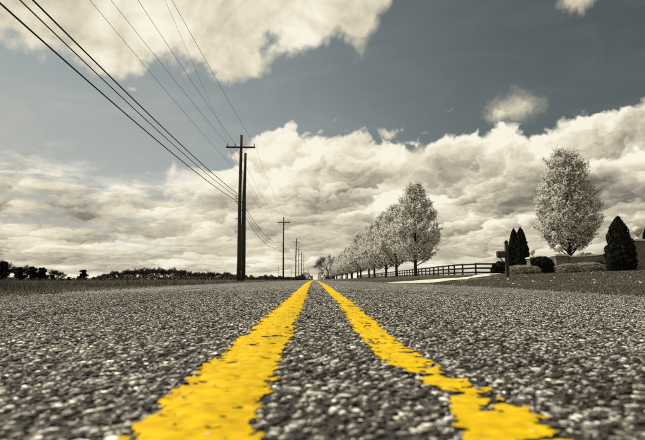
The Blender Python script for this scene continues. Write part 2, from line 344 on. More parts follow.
# ------------------------------------------------------------------ terrain
RL, RR = -3.30, 3.75                     # edges of the carriageway
def sstep(a, b, x):
    t = np.clip((np.asarray(x, float) - a) / (b - a), 0, 1); return t * t * (3 - 2 * t)
def vnoise(x, y, seed=0):
    """smooth value noise in 0..1"""
    x = np.asarray(x, float); y = np.asarray(y, float)
    xi = np.floor(x).astype(np.int64); yi = np.floor(y).astype(np.int64); fx = x - xi; fy = y - yi
    fx = fx * fx * (3 - 2 * fx); fy = fy * fy * (3 - 2 * fy)
    def h(a, b):
        n = (a * 374761393 + b * 668265263 + seed * 1442695041) & 0xffffffff
        n = ((n ^ (n >> 13)) * 1274126177) & 0xffffffff
        return ((n ^ (n >> 16)) & 0xffff) / 65535.0
    return (h(xi, yi) * (1 - fx) + h(xi + 1, yi) * fx) * (1 - fy) + (h(xi, yi + 1) * (1 - fx) + h(xi + 1, yi + 1) * fx) * fy
def fall(Y):
    Y = np.asarray(Y, float); return 0.012 * sstep(3, 10, Y) - 0.0056 * (np.sqrt(np.maximum(Y - 8, 0) ** 2 + 16) - 4)
def road_z(X, Y): return fall(Y) - 0.02 * np.abs(X)
def ground_z(X, Y, under_road=True):
    X = np.asarray(X, float); Y = np.asarray(Y, float)
    Wd = 20 - 9 * sstep(36, 50, Y)
    t = np.clip((X - RR) / (Wd - RR), 0, 1)
    right = -0.085 + (0.71 - 0.13 * sstep(38, 48, Y)) * (t * (1.35 - 0.35 * t)) + 0.05 * (vnoise(X * 0.5, Y * 0.4, 3) - 0.5) * sstep(RR, RR + 2, X)
    q = -X + RL
    left = -0.076 - 0.27 * sstep(0, 1.9, q) + 0.06 * sstep(2.5, 5, q) - 0.30 * sstep(6, 40, q) + 0.06 * (vnoise(X * 0.6, Y * 0.5, 4) - 0.5) * sstep(0, 2, q)
    z = np.where(X > 0, right, left)
    if under_road: z = np.where((X > RL + 0.12) & (X < RR - 0.12), -0.16, z)
    return fall(Y) + z
def gz(X, Y): return float(ground_z(X, Y, False))

def axis(parts): return np.unique(np.round(np.concatenate(parts), 4))
xs = axis([np.arange(-30, RL - 0.4, 0.5), np.array([RL - 0.25, RL, RL + 0.10, RL + 0.14, -1, 1, RR - 0.14, RR - 0.10, RR, RR + 0.25]), np.arange(RR + 0.5, 34, 0.5),
           -30 - np.geomspace(1, 4000, 26), 34 + np.geomspace(1, 4000, 26)])
ys = axis([np.arange(-12, 70, 0.7), 70 + np.geomspace(1.0, 5000, 60)])
GX, GY = np.meshgrid(xs, ys); GZ = ground_z(GX, GY); nx, ny = len(xs), len(ys)
ii = (np.arange(ny - 1)[:, None] * nx + np.arange(nx - 1)[None, :]).ravel()
o = link('ground', np_mesh('ground', np.stack([GX, GY, GZ], -1).reshape(-1, 3), np.stack([ii, ii + 1, ii + nx + 1, ii + nx], -1), M['lawn'], True))
tag(o, 'dark grass ground of the verge, lawn and field', kind='structure')

# the carriageway: one crowned sheet
rx = np.array([RL, -2.4, -1.6, -0.8, -0.3, 0, 0.3, 0.8, 1.6, 2.6, RR]); ry = axis([np.arange(-8, 45, 0.25), np.arange(45, 60, 0.8), np.geomspace(60, 640, 70)])
def sheet(name, X, Y, dz, mat, zf, jag=0.0):
    gx, gy = np.meshgrid(X, Y)
    if jag:
        gx[:, 0] += jag * (vnoise(gy[:, 0] * 2.3, gy[:, 0] * 0, 11) - 0.5); gx[:, -1] += jag * (vnoise(gy[:, 0] * 2.3, gy[:, 0] * 0, 12) - 0.5)
    g = zf(gx, gy) + dz; a, b = len(X), len(Y)
    k = (np.arange(b - 1)[:, None] * a + np.arange(a - 1)[None, :]).ravel()
    return np_mesh(name, np.stack([gx, gy, g], -1).reshape(-1, 3), np.stack([k, k + 1, k + a + 1, k + a], -1), mat, True)
NEAR = 4.4
road = link('road', sheet('road', rx, ry, 0.0, M['asphalt'], road_z, 0.22)); tag(road, kind='structure')
# the coarse near surface: stones that stand out of the binder
def wedge(Y): return 0.72 * Y + 0.16
CELL = 0.0135
def scatter(y0, y1, cell):
    n = int((y1 - y0) / cell); out = []
    for i in range(n):
        y = y0 + (i + 0.5) * cell; w = wedge(y); x = np.arange(-w, w, cell)
        out.append(np.column_stack([x + rng.uniform(-.48, .48, len(x)) * cell, y + rng.uniform(-.48, .48, len(x)) * cell]))
    return np.concatenate(out)
def stones_for(P, cell):
    n = len(P); r = cell * np.exp(rng.normal(-0.66, 0.36, n)); big = rng.random(n) < 0.06; r[big] *= 1.5
    r = np.minimum(r, 0.0165)
    return dict(p=P, r=r, asp=rng.uniform(0.65, 1.0, n), rot=rng.uniform(0, PI, n), top=rng.uniform(0.0008, 0.0034, n) + r * 0.10,
                tone=np.clip(np.choose(rng.choice(3, n, p=[0.42, 0.18, 0.40]), [rng.uniform(0, 0.35, n), rng.uniform(0.35, 0.75, n), rng.uniform(0.78, 1.05, n)]), 0, 1))
def stone_template(sides, rings):
    V = []; F = []
    for r, z in rings:
        a0 = 0.3 * len(V)
        for k in range(sides): a = 2 * PI * k / sides + a0; V.append((r * math.cos(a), r * math.sin(a), z))
    m = len(rings)
    for i in range(m - 1):
        for k in range(sides):
            a, b, c, d = i * sides + k, i * sides + (k + 1) % sides, (i + 1) * sides + (k + 1) % sides, (i + 1) * sides + k
            F += [(a, b, c), (a, c, d)]
    V.append((0, 0, 1.0)); t = len(V) - 1
    for k in range(sides): F.append(((m - 1) * sides + k, (m - 1) * sides + (k + 1) % sides, t))
    return np.array(V), np.array(F)
TPL = [stone_template(8, [(1.0, -0.4), (0.84, 0.35), (0.50, 0.88)]), stone_template(6, [(1.0, -0.3), (0.60, 0.78)]), stone_template(4, [(1.0, -0.3), (0.60, 0.78)])]
def stone_mesh(S, lod, name):
    TV, TF = TPL[lod]; n = len(S['p']); m = len(TV)
    V = TV[None] * np.ones((n, 1, 1)); J = rng.uniform(0.76, 1.18, (n, m)); V[:, :, 0] *= J; V[:, :, 1] *= J; V[:, :, 2] += rng.uniform(-0.16, 0.16, (n, m))
    x = V[:, :, 0] * S['r'][:, None]; y = V[:, :, 1] * (S['r'] * S['asp'])[:, None]; c, s_ = np.cos(S['rot'])[:, None], np.sin(S['rot'])[:, None]
    X = x * c - y * s_ + S['p'][:, 0:1]; Y = x * s_ + y * c + S['p'][:, 1:2]
    Z = V[:, :, 2] * S['top'][:, None] + road_z(S['p'][:, 0], S['p'][:, 1])[:, None]
    F = (TF[None] + (np.arange(n) * m)[:, None, None]).reshape(-1, 3)
    return np_mesh(name, np.stack([X, Y, Z], -1).reshape(-1, 3), F, M['aggregate'], False, np.repeat(S['tone'], m))
SA = stones_for(scatter(0.20, 1.05, CELL), CELL); SB = stones_for(scatter(1.05, 2.3, CELL), CELL)
PD = scatter(2.3, 7.0, 0.0168); SD = stones_for(PD[rng.random(len(PD)) > sstep(3.2, 7.0, PD[:, 1])], 0.0168)
# the three hundred that show largest are stones of their own
pxw = SA['r'] / SA['p'][:, 1]; pxw[(np.abs(SA['p'][:, 0]) > 0.66 * SA['p'][:, 1]) | (SA['p'][:, 1] < 0.43)] = 0
own = np.argsort(-pxw)[:300]; keep = np.ones(len(pxw), bool); keep[own] = False
protos = []
for q in range(12):
    TV, TF = TPL[0]; J = rng.uniform(0.76, 1.18, len(TV)); V = TV * np.column_stack([J, J, np.ones(len(J))]); V[:, 2] += rng.uniform(-.14, .14, len(J))
    protos.append(np_mesh('stone', V, TF, M['pebble'], False))
for q, i in enumerate(own):
    x, y = SA['p'][i]; s_ = link('stone', protos[q % 12], road, (x, y, float(road_z(x, y)) ))
    s_.scale = (SA['r'][i], SA['r'][i] * SA['asp'][i], SA['top'][i]); s_.rotation_euler = (0, 0, SA['rot'][i])
SAk = {k_: v_[keep] for k_, v_ in SA.items()}
for S, lod in ((SAk, 0), (SB, 1), (SD, 2)):
    tag(link('aggregate', stone_mesh(S, lod, 'aggregate'), road), kind='stuff')

# loose stones spilled along both edges of the road
for xe, sg in ((RR, 1), (RL, -1)):
    yy = 4 * (60 / 4) ** rng.random(1600); PE = np.column_stack([xe + sg * rng.normal(0.02, 0.13, 1600), yy]); SE = stones_for(PE, 0.016); SE['r'] *= 1 + 0.03 * yy; SE['top'] = SE['r'] * 0.8
    tag(link('gravel', stone_mesh(SE, 1, 'gravel'), road), kind='stuff')

# yellow lines: thick worn paint that lies over the stones, then plain sheets farther on
XC_R = ([0.3, 0.46, 0.61, 0.73, 0.81, 0.95, 1.19, 1.75, 3.26, 6, 10], [0.185, 0.186, 0.208, 0.200, 0.182, 0.166, 0.158, 0.168, 0.190, 0.186, 0.184])
HW_R = ([0.3, 0.46, 0.56, 0.615, 0.645, 0.662, 0.672, 0.69, 0.73, 0.775, 0.790, 0.800, 0.815, 0.9, 3, 10], [0.052, 0.050, 0.047, 0.043, 0.036, 0.010, 0.004, 0.032, 0.037, 0.032, 0.008, 0.008, 0.034, 0.042, 0.047, 0.048])
XC_L = ([0.3, 0.46, 1.2, 3, 10], [-0.120, -0.120, -0.119, -0.117, -0.117]); HW_L = ([0.3, 0.46, 0.7, 1.2, 3, 10], [0.066, 0.066, 0.063, 0.063, 0.060, 0.058])
ALLS = {k_: np.concatenate([SA[k_], SB[k_], SD[k_]]) for k_ in ('p', 'r', 'asp', 'rot', 'top', 'tone')}
def paint_line(xc, hw, seed, name):
    res = 0.0025; y0, y1 = 0.26, NEAR; x0, x1 = np.mean(xc[1]) - 0.115, np.mean(xc[1]) + 0.115
    nxp, nyp = int((x1 - x0) / res), int((y1 - y0) / res)
    H = np.zeros((nyp, nxp), np.float32)
    sel = np.where((ALLS['p'][:, 0] > x0) & (ALLS['p'][:, 0] < x1) & (ALLS['p'][:, 1] > y0) & (ALLS['p'][:, 1] < y1))[0]
    for i in sel:
        px, py = ALLS['p'][i]; r = ALLS['r'][i]; cx, cy = int((px - x0) / res), int((py - y0) / res); w = int(r / res) + 1
        a, b, c, d = max(cy - w, 0), min(cy + w + 1, nyp), max(cx - w, 0), min(cx + w + 1, nxp)
        yy, xx = np.ogrid[a:b, c:d]; d2 = ((xx - cx) ** 2 + (yy - cy) ** 2) * res * res / (r * r)
        np.maximum(H[a:b, c:d], np.where(d2 < 1, ALLS['top'][i] * (1 - 0.45 * d2), 0), out=H[a:b, c:d])
    def blur(A, n):
        for _ in range(n):
            A = (np.roll(A, 1, 0) + A + np.roll(A, -1, 0)) / 3; A = (np.roll(A, 1, 1) + A + np.roll(A, -1, 1)) / 3
        return A
    Hs = blur(H, 3); Hb = blur(H, 14)
    X = x0 + np.arange(nxp) * res; Y = y0 + np.arange(nyp) * res; gx, gy = np.meshgrid(X, Y)
    edge = np.interp(gy, *hw) - np.abs(gx - np.interp(gy, *xc))
    edge = edge + 0.020 * (vnoise(gx * 38, gy * 30, seed) - 0.5) + 0.018 * (vnoise(gx * 7, gy * 34, seed + 1) - 0.5) + 0.014 * (vnoise(gx * 120, gy * 120, seed + 2) - 0.5)
    mask = edge + 5.0 * (Hs - Hb) > 0
    crack = np.abs(vnoise(gx * 9, gy * 24 + 1.2 * vnoise(gx * 30, gy * 30, seed + 6), seed + 3) - 0.5) < 0.028 * sstep(0.4, 0.75, vnoise(gx * 6, gy * 5, seed + 4))
    pit = (Hs < np.quantile(Hs, 0.04)) & (vnoise(gx * 20, gy * 20, seed + 5) > 0.5)
    mask &= ~(crack & (Hs < np.quantile(Hs, 0.55))) & ~pit
    Z = 0.45 * H + 0.40 * Hs + 0.15 * Hb + 0.0011
    Z = road_z(gx, gy) + blur(Z, 1)
    cell = mask[:-1, :-1] & mask[1:, :-1] & mask[:-1, 1:] & mask[1:, 1:]
    jj, kk = np.where(cell); idx = jj * nxp + kk; F = np.stack([idx, idx + 1, idx + nxp + 1, idx + nxp], -1)
    used, inv = np.unique(F, return_inverse=True)
    V = np.stack([gx.ravel(), gy.ravel(), Z.ravel()], -1)[used]
    # the rest of the line, to the horizon
    fy = np.concatenate([np.arange(NEAR - 0.07, 20, 0.06), np.geomspace(20, 600, 160)])
    cx_, hw_ = np.interp(fy, *xc), np.interp(fy, *hw); n = len(fy); jl, jr = (0.02 * (vnoise(fy * 9, fy * 0 + q, seed) - 0.5) for q in (1, 5))
    cols = np.stack([cx_ - hw_ + jl, cx_, cx_ + hw_ + jr], -1); V2 = np.stack([cols, np.repeat(fy[:, None], 3, 1), road_z(cols, fy[:, None]) + 0.0005 + 0.0055 * sstep(NEAR - 0.07, NEAR - 0.01, fy)[:, None]], -1).reshape(-1, 3)
    k2 = (np.arange(n - 1)[:, None] * 3 + np.arange(2)[None, :]).ravel(); F2 = np.stack([k2, k2 + 1, k2 + 4, k2 + 3], -1) + len(V)
    o = link(name, np_mesh(name, np.concatenate([V, V2]), np.concatenate([inv.reshape(F.shape), F2]), M['paint'], True), road)
    return o
paint_line(XC_L, HW_L, 21, 'yellow_line')
paint_line(XC_R, HW_R, 51, 'yellow_line')

# pale driveway that leaves the road on the right
path = [Vector(p) for p in ((3.55, 23.2), (5.2, 24.2), (7.4, 26.4), (9.8, 30.5), (11.6, 34.5), (13.6, 40), (18.5, 44.5), (38, 48))]
wid = [4.6, 2.3, 1.05, 0.75, 0.6, 0.6, 0.8, 0.9]
pts = []; ws = []
for i in range(len(path) - 1):
    for t in np.linspace(0, 1, 8, endpoint=False):
        p0, p1, p2, p3 = path[max(i - 1, 0)], path[i], path[i + 1], path[min(i + 2, len(path) - 1)]
        pts.append(0.5 * ((2 * p1) + (p2 - p0) * t + (2 * p0 - 5 * p1 + 4 * p2 - p3) * t * t + (3 * p1 - p0 - 3 * p2 + p3) * t ** 3)); ws.append(wid[i] + (wid[i + 1] - wid[i]) * (t * t * (3 - 2 * t)))
V = []
for i, p in enumerate(pts):
    d = (pts[min(i + 1, len(pts) - 1)] - pts[max(i - 1, 0)]).normalized()
    if i < 8: d = (Vector((1, 0.15)) * (1 - i / 8) + d * (i / 8)).normalized()
    nrm = Vector((-d.y, d.x))
    for s_ in np.linspace(-1, 1, 7): q = p + nrm * ws[i] * s_; q.x = max(q.x, RR - 0.06); V.append((q.x, q.y, gz(q.x, q.y) + 0.022))
k = (np.arange(len(pts) - 1)[:, None] * 7 + np.arange(6)[None, :]).ravel()
o = link('driveway', np_mesh('driveway', V, np.stack([k, k + 7, k + 8, k + 1], -1)[:, ::-1], M['concrete'], True)); tag(o, kind='structure')
DRV = np.array([(p.x, p.y, w) for p, w in zip(pts, ws)])
def off_drive(P): return np.all(np.hypot(P[:, None, 0] - DRV[None, :, 0], P[:, None, 1] - DRV[None, :, 1]) > DRV[None, :, 2] * 0.98, axis=1)

# ------------------------------------------------------------------ grass, weeds, petals (nobody could count them)
def blades(P, Zb, h, w, lean, mat, name, tone, segs=2):
    n = len(P); a = rng.uniform(0, 2 * PI, n); l = rng.uniform(0, 1, n) * lean; b = rng.uniform(0, 2 * PI, n)
    dx, dy = np.cos(a) * w / 2, np.sin(a) * w / 2; lx, ly = np.cos(b) * l * h, np.sin(b) * l * h; x, y = P[:, 0], P[:, 1]
    if segs == 1:
        V = np.stack([np.stack([x - dx, y - dy, Zb], -1), np.stack([x + dx, y + dy, Zb], -1), np.stack([x + lx, y + ly, Zb + h], -1)], 1); F = np.arange(n * 3).reshape(-1, 3); k = 3
    else:
        V = np.stack([np.stack([x - dx, y - dy, Zb], -1), np.stack([x + dx, y + dy, Zb], -1), np.stack([x + lx * .35 + dx * .8, y + ly * .35 + dy * .8, Zb + h * .6], -1),
                      np.stack([x + lx * .35 - dx * .8, y + ly * .35 - dy * .8, Zb + h * .6], -1), np.stack([x + lx, y + ly, Zb + h], -1)], 1)
        i = (np.arange(n) * 5)[:, None]; F = np.concatenate([i + [0, 1, 2], i + [0, 2, 3], i + [3, 2, 4]]); k = 5
    return link(name, np_mesh(name, V.reshape(-1, 3), F, mat, False, np.repeat(tone, k)))
def polar(n, amin, amax, d0, d1, e=1.0):
    """points over a sector seen from the road, denser near"""
    d = d0 * (d1 / d0) ** (rng.random(n) ** e); a = rng.uniform(amin, amax, n); return np.column_stack([np.sin(a) * d, np.cos(a) * d]), d
# tall weeds in the ditch and along the field edge on the left
P, d = polar(90000, -0.74, -0.03, 4.2, 120, 1.0); q = RL - P[:, 0]; kp = (q > 0.12) & (q < 9); P, d, q = P[kp], d[kp], q[kp]
cl = vnoise(P[:, 0] * 1.6, P[:, 1] * 0.9, 8)
h = (0.05 + 0.30 * sstep(0.15, 1.3, q)) * (0.55 + 0.75 * cl) * rng.uniform(0.6, 1.15, len(P)) + 0.04 * rng.random(len(P))
tag(blades(P, ground_z(P[:, 0], P[:, 1], False) - 0.01, h, 0.006 + 0.0006 * d, 0.55, M['weed'], 'weeds', np.clip(rng.beta(1.3, 2.2, len(P)) * 0.75 + 1.1 * (vnoise(P[:, 0] * 0.7, P[:, 1] * 0.55, 9) - 0.45) + 0.25 * (cl - 0.3), 0, 1)), 'tall dry weeds filling the ditch beside the left road edge', kind='stuff')
P, d = polar(70000, -0.82, -0.02, 11, 300, 0.8); q = RL - P[:, 0]; kp = (q > 7.5); P, d = P[kp], d[kp]
h = rng.uniform(0.14, 0.40, len(P)); tag(blades(P, ground_z(P[:, 0], P[:, 1], False) - 0.02, h, 0.008 + 0.0012 * d, 0.6, M['weed'], 'field_grass', np.clip(0.30 + rng.beta(1.5, 2.0, len(P)) * 0.6, 0, 1)), 'dry stubble grass of the wide field on the left', kind='stuff')
# mown lawn on the right
P, d = polar(190000, 0.03, 0.76, 4.6, 110, 0.9); q = P[:, 0] - RR; kp = (q > -0.05); P, d = P[kp], d[kp]; kp = off_drive(P) if len(P) < 5 else np.concatenate([off_drive(c) for c in np.array_split(P, 20)]); P, d = P[kp], d[kp]
cl = vnoise(P[:, 0] * 0.9, P[:, 1] * 0.9, 18)
tag(blades(P, ground_z(P[:, 0], P[:, 1], False) - 0.004, rng.uniform(0.010, 0.042, len(P)) * (0.6 + 0.8 * cl), 0.006 + 0.0009 * d, 0.8, M['blade'], 'lawn_grass', np.clip(rng.beta(1.2, 2.4, len(P)) + 0.25 * (cl - 0.5), 0, 1), 1), 'short mown grass of the lawn rising to the brick wall', kind='stuff')
def flakes(P, Z, size, mat, name, tone, flat=0.5):
    n = len(P); a = rng.uniform(0, 2 * PI, n); u = np.stack([np.cos(a), np.sin(a), rng.uniform(-flat, flat, n)], -1); v = np.stack([-np.sin(a), np.cos(a), rng.uniform(-flat, flat, n)], -1)
    c = np.column_stack([P, Z]); s_ = size[:, None]
    V = np.stack([c - u * s_, c - v * s_ * .6, c + u * s_, c + v * s_ * .6], 1); return link(name, np_mesh(name, V.reshape(-1, 3), np.arange(n * 4).reshape(-1, 4), mat, False, np.repeat(tone, 4)))
P, d = polar(700, 0.25, 0.62, 8, 45, 0.8); kp = P[:, 0] > RR + 0.6; P, d = P[kp], d[kp]; cl = vnoise(P[:, 0] * 0.35, P[:, 1] * 0.8, 28) > 0.45; P, d = P[cl], d[cl]
tag(flakes(P, ground_z(P[:, 0], P[:, 1], False) + 0.035, rng.uniform(0.012, 0.042, len(P)), M['petal'], 'fallen_petals', rng.random(len(P))), 'pale petals and dry leaves scattered over the lawn', kind='stuff')

# ------------------------------------------------------------------ trees
def rdir(): 
    z = random.uniform(-1, 1); a = random.uniform(0, 2 * PI); r = math.sqrt(1 - z * z); return Vector((r * math.cos(a), r * math.sin(a), z))
def leaf_quads(C, size, up=0.0, asp=0.6, dirs=None, face=None):
    n = len(C); u = rng.normal(size=(n, 3))
    if face is not None:                          # blossoms look outwards and up
        f = face + rng.normal(size=(n, 3)) * 0.55; f /= np.linalg.norm(f, axis=1)[:, None]; u -= f * np.sum(u * f, 1)[:, None]; u /= np.linalg.norm(u, axis=1)[:, None]
        v = np.cross(u, f); s_ = np.asarray(size)[:, None]
        return np.stack([C - u * s_, C + v * s_ * asp, C + u * s_, C - v * s_ * asp], 1).reshape(-1, 3), np.arange(n * 4).reshape(-1, 4)
    if dirs is not None: u = u * 0.45 + dirs
    u[:, 2] += up; u /= np.linalg.norm(u, axis=1)[:, None] + 1e-9; w = rng.normal(size=(n, 3)); v = np.cross(u, w); v /= np.linalg.norm(v, axis=1)[:, None] + 1e-9
    s_ = np.asarray(size)[:, None]; V = np.stack([C - u * s_, C + v * s_ * asp, C + u * s_, C - v * s_ * asp], 1)
    return V.reshape(-1, 3), np.arange(n * 4).reshape(-1, 4)
def bend(p, d, L, n, wob=0.15, lift=0.0):
    out = [Vector(p)]; d = Vector(d).normalized()
    for i in range(n):
        d = (d + rdir() * wob + Vector((0, 0, lift))).normalized(); out.append(out[-1] + d * (L / n))
    return out
def pear_meshes(H, rad, seed, nblo=9, zlow=0.16, top_pow=0.75, nlimb=64, bs=1.0, nshell=900):
    """upright flowering pear: leader, steep limbs, spur twigs thick with blossom"""
    random.seed(seed); tr = MB(); br = MB(); B = []; TD = []
    def env(z):                                   # crown radius at height fraction z
        if z < zlow: return 0.02
        t = (z - zlow) / (1 - zlow)
        return rad * (min(1.0, (t + 0.08) / 0.36) ** 0.6) * max(0.0, 1 - (max(0, t - 0.28) / 0.74) ** 1.7) ** top_pow
    lead = [Vector((0, 0, -0.1))] + [Vector((random.gauss(0, 0.05) * z * 2, random.gauss(0, 0.05) * z * 2, H * z)) for z in (0.02, 0.1, 0.17, 0.3, 0.45, 0.6, 0.75, 0.88, 0.97)]
    tr.tube(lead, [0.24, 0.19, 0.165, 0.16, 0.13, 0.10, 0.07, 0.045, 0.025, 0.01], 9)
    def lp(z):
        zz = z * H
        for a, b in zip(lead, lead[1:]):
            if b.z >= zz: return a.lerp(b, (zz - a.z) / (b.z - a.z))
        return lead[-1]
    def twig(p, d, L):
        pts = bend(p, d, L, 2, 0.25, 0.12); br.tube([pts[0], pts[2]], [0.009, 0.004], 3, False)
        for _ in range(nblo):
            t = random.random() ** 0.7; q = pts[0].lerp(pts[1], t * 2) if t < .5 else pts[1].lerp(pts[2], t * 2 - 1); B.append(q + rdir() * random.uniform(0.01, 0.07))
    nl = nlimb
    for i in range(nl):
        z0 = zlow * 0.85 + (0.86 - zlow) * (i / nl) ** 1.0; a = i * 2.4 + random.uniform(-.4, .4); p = lp(z0)
        z1 = min(0.97, z0 + random.uniform(0.12, 0.30) * (1 - 0.35 * z0)); r1 = env(z1) * random.uniform(0.86, 1.0)
        e = Vector((math.cos(a) * r1, math.sin(a) * r1, H * z1)); mid = p.lerp(e, 0.5) + Vector((math.cos(a), math.sin(a), 0)) * r1 * 0.16
        limb = []
        for t in np.linspace(0, 1, 8): limb.append(p * (1 - t) ** 2 + mid * 2 * t * (1 - t) + e * t * t + rdir() * 0.03 * t)
        r0 = 0.055 * (1 - 0.6 * z0); tr.tube(limb, [r0 * (1 - 0.8 * t) for t in np.linspace(0, 1, 8)], 5, False)
        L = (e - p).length
        for j in range(max(5, int(L * 6.0))):
            t = random.uniform(0.16, 1.0); k = min(int(t * 7), 6); q = limb[k].lerp(limb[k + 1], t * 7 - k); d = (limb[k + 1] - limb[k]).normalized()
            dd = (d * 0.7 + rdir() * 0.85 + Vector((0, 0, 0.45))).normalized(); Lb = random.uniform(0.35, 0.95) * (1.15 - 0.5 * t)
            sub = bend(q, dd, Lb, 3, 0.18, 0.10); br.tube(sub, [0.016, 0.012, 0.008, 0.005], 3, False)
            for m_ in range(4): s_ = random.random(); kk = min(int(s_ * 3), 2); twig(sub[kk].lerp(sub[kk + 1], s_ * 3 - kk), (sub[kk + 1] - sub[kk]).normalized() * 0.6 + rdir(), random.uniform(0.15, 0.42))
    for i in range(nshell):                       # outer spurs that close the crown's outline
        z = zlow + 0.05 + (0.935 - zlow) * random.random() ** 0.85; a = random.uniform(0, 2 * PI); r = env(z) * random.uniform(0.62, 0.93)
        q = Vector((math.cos(a) * r, math.sin(a) * r, z * H)); d = Vector((math.cos(a) * 0.8, math.sin(a) * 0.8, 0.9))
        sub = bend(q - d * 0.35, d, random.uniform(0.35, 0.6), 2, 0.2, 0.05); br.tube(sub, [0.010, 0.008, 0.005], 3, False)
        for m_ in range(2): twig(sub[1 + m_ % 2], d * 0.5 + rdir(), random.uniform(0.12, 0.3))
    C = np.array([tuple(b) for b in B]); out_ = C - np.array([0, 0, H * 0.42]); out_ /= np.linalg.norm(out_, axis=1)[:, None]; V, F = leaf_quads(C, rng.uniform(0.022, 0.062, len(C)) * bs, 0.0, 0.8, None, out_ * 0.8 + [0, 0, 0.55])
    return tr.mesh('trunk', M['bark']), br.mesh('branches', M['twig']), np_mesh('crown', V, F, M['blossom'], False, np.repeat(rng.beta(2.2, 1.4, len(C)), 4))
def place_tree(name, meshes, X, Y, label, cat, group=None, s=1.0, rz=0.0, sz=None, dz=0.0):
    t = empty(name, (X, Y, gz(X, Y) + dz), label, cat, group, rz); t.scale = (s, s, sz or s)
    for nm, me in meshes: link(nm, me, t)
    return t
PEAR_A = list(zip(('trunk', 'branches', 'crown'), pear_meshes(9.7, 2.45, 3, 14, 0.14, 0.50, 92, 0.92, 1300)))
PEAR_B = [list(zip(('trunk', 'branches', 'crown'), pear_meshes(9.4, 2.75, (15, 22, 13)[k_], 8, 0.12, 0.75, 72, 1.3, 850))) for k_ in range(3)]
place_tree('pear_tree', PEAR_A, 19.85, 38.6, 'blossoming pear tree standing alone behind the low brick wall', 'tree', 'blossoming pear trees', 1.0, 0.4)
ORD = ['first', 'second', 'third', 'fourth', 'fifth', 'sixth']
for i in range(24):
    Y = 50 + 11.4 * i + random.uniform(-.8, .8); X = 10.35 + random.uniform(-.3, .3)
    lab = ('%s blossoming pear of the fenced roadside row, counted from the pale driveway' % ORD[i]) if i < 6 else 'small far blossoming pear where the roadside row runs together'
    s_ = random.uniform(0.96, 1.07) if i else 1.0
    place_tree('pear_tree', PEAR_B[i % 3], X, Y, lab, 'tree', 'blossoming pear trees', s_, random.uniform(0, 6.28), s_)

def bare_meshes(H, rad, seed, fork=0.28, levels=4, round_=True, tw=0.03, nleaf=2200, dens=1.0):
    """bare spreading tree: forked limbs and a haze of fine twigs"""
    random.seed(seed); tr = MB(); tips = []; dirs = []
    def grow(p, d, L, r, lv):
        pts = bend(p, d, L, 3, 0.14, 0.04); tr.tube(pts, [r, r * 0.88, r * 0.76, r * 0.62], 5 if lv > 1 else 3, False)
        if lv == 0:
            for q in pts[1:]: tips.append(q); dirs.append((pts[-1] - pts[0]).normalized())
            return
        for _ in range(random.choice((3, 3, 4))):
            q = pts[random.choice((2, 3, 3))]; dd = (pts[-1] - pts[0]).normalized() + rdir() * 0.85; dd.z += 0.15; grow(q, dd, L * random.uniform(0.55, 0.8), r * 0.55, lv - 1)
    tr.tube([(0, 0, -0.3), (0, 0, H * 0.1), (0.05, 0, H * fork)], [0.030 * H, 0.024 * H, 0.020 * H], 7)
    for i in range(5):
        a = i * 1.26 + random.uniform(-.3, .3); sp = random.uniform(0.35, 0.95) * rad / (H * 0.5)
        grow(Vector((0.05, 0, H * fork * random.uniform(.85, 1))), Vector((math.cos(a) * sp, math.sin(a) * sp, 1)), H * 0.30, 0.013 * H, levels - 1)
    T = np.array([tuple(q) for q in tips]); D = np.array([tuple(q) for q in dirs]); idx = rng.integers(0, len(T), nleaf)
    C = T[idx] + rng.normal(size=(nleaf, 3)) * H * 0.035; V, F = leaf_quads(C, rng.uniform(0.018, 0.045, nleaf) * H, 0.0, tw, D[idx])
    return [('trunk', tr.mesh('trunk', M['bark'])), ('crown', np_mesh('crown', V, F, M['fartwig'], False, np.repeat(rng.random(nleaf), 4)))]
BARE = [bare_meshes(8.0, 3.4, 31 + k_, 0.22, 4, tw=0.13, nleaf=6500) for k_ in range(3)]
place_tree('bare_tree', bare_meshes(11.6, 6.6, 77, 0.30, 5, tw=0.07, nleaf=5000), 6.7, 232, 'large bare spreading tree rising above the far end of the pear row', 'tree', None, 1.0, 0.5)
def pine_meshes(H, rad, seed, n=5200):
    random.seed(seed); tr = MB(); tr.tube([(0, 0, -0.3), (0, 0, H * .5), (0.1, 0, H * 0.92)], [0.03 * H, 0.02 * H, 0.006 * H], 6)
    cl = []
    for i in range(34):
        z = random.uniform(0.12, 0.97); r = rad * (1 - abs(z - 0.4) ** 1.5 * 1.3) * random.uniform(0.2, 1.0); a = random.uniform(0, 6.28)
        p = Vector((math.cos(a) * r, math.sin(a) * r, z * H)); tr.tube([(0, 0, z * H * 0.92), p], [0.008 * H, 0.003 * H], 4, False); cl.append((*p, random.uniform(0.12, 0.23) * H))
    cl = np.array(cl); idx = rng.integers(0, len(cl), n); g = rng.normal(size=(n, 3)); g /= np.linalg.norm(g, axis=1)[:, None]; g *= rng.random((n, 1)) ** 0.4
    C = cl[idx, :3] + g * cl[idx, 3:4] * [1, 1, 0.6]; C[:, 2] = np.maximum(C[:, 2], 0.05); V, F = leaf_quads(C, rng.uniform(0.025, 0.06, n) * H, 0.1, 0.6)
    return [('trunk', tr.mesh('trunk', M['bark'])), ('crown', np_mesh('crown', V, F, M['pine'], False, np.repeat(rng.random(n), 4)))]
PINE = [pine_meshes(8.0, 3.6, 61 + k_) for k_ in range(2)]
def far_tree(px, ytop, Y, meshes, name, label, group, Hm, wide=1.0):
    p = at(px, ytop, Y); h = p.z - gz(p.x, Y)
    t = place_tree(name, meshes, p.x, Y, label, 'tree', group, h / Hm * wide, random.uniform(0, 6.28), h / Hm); return t
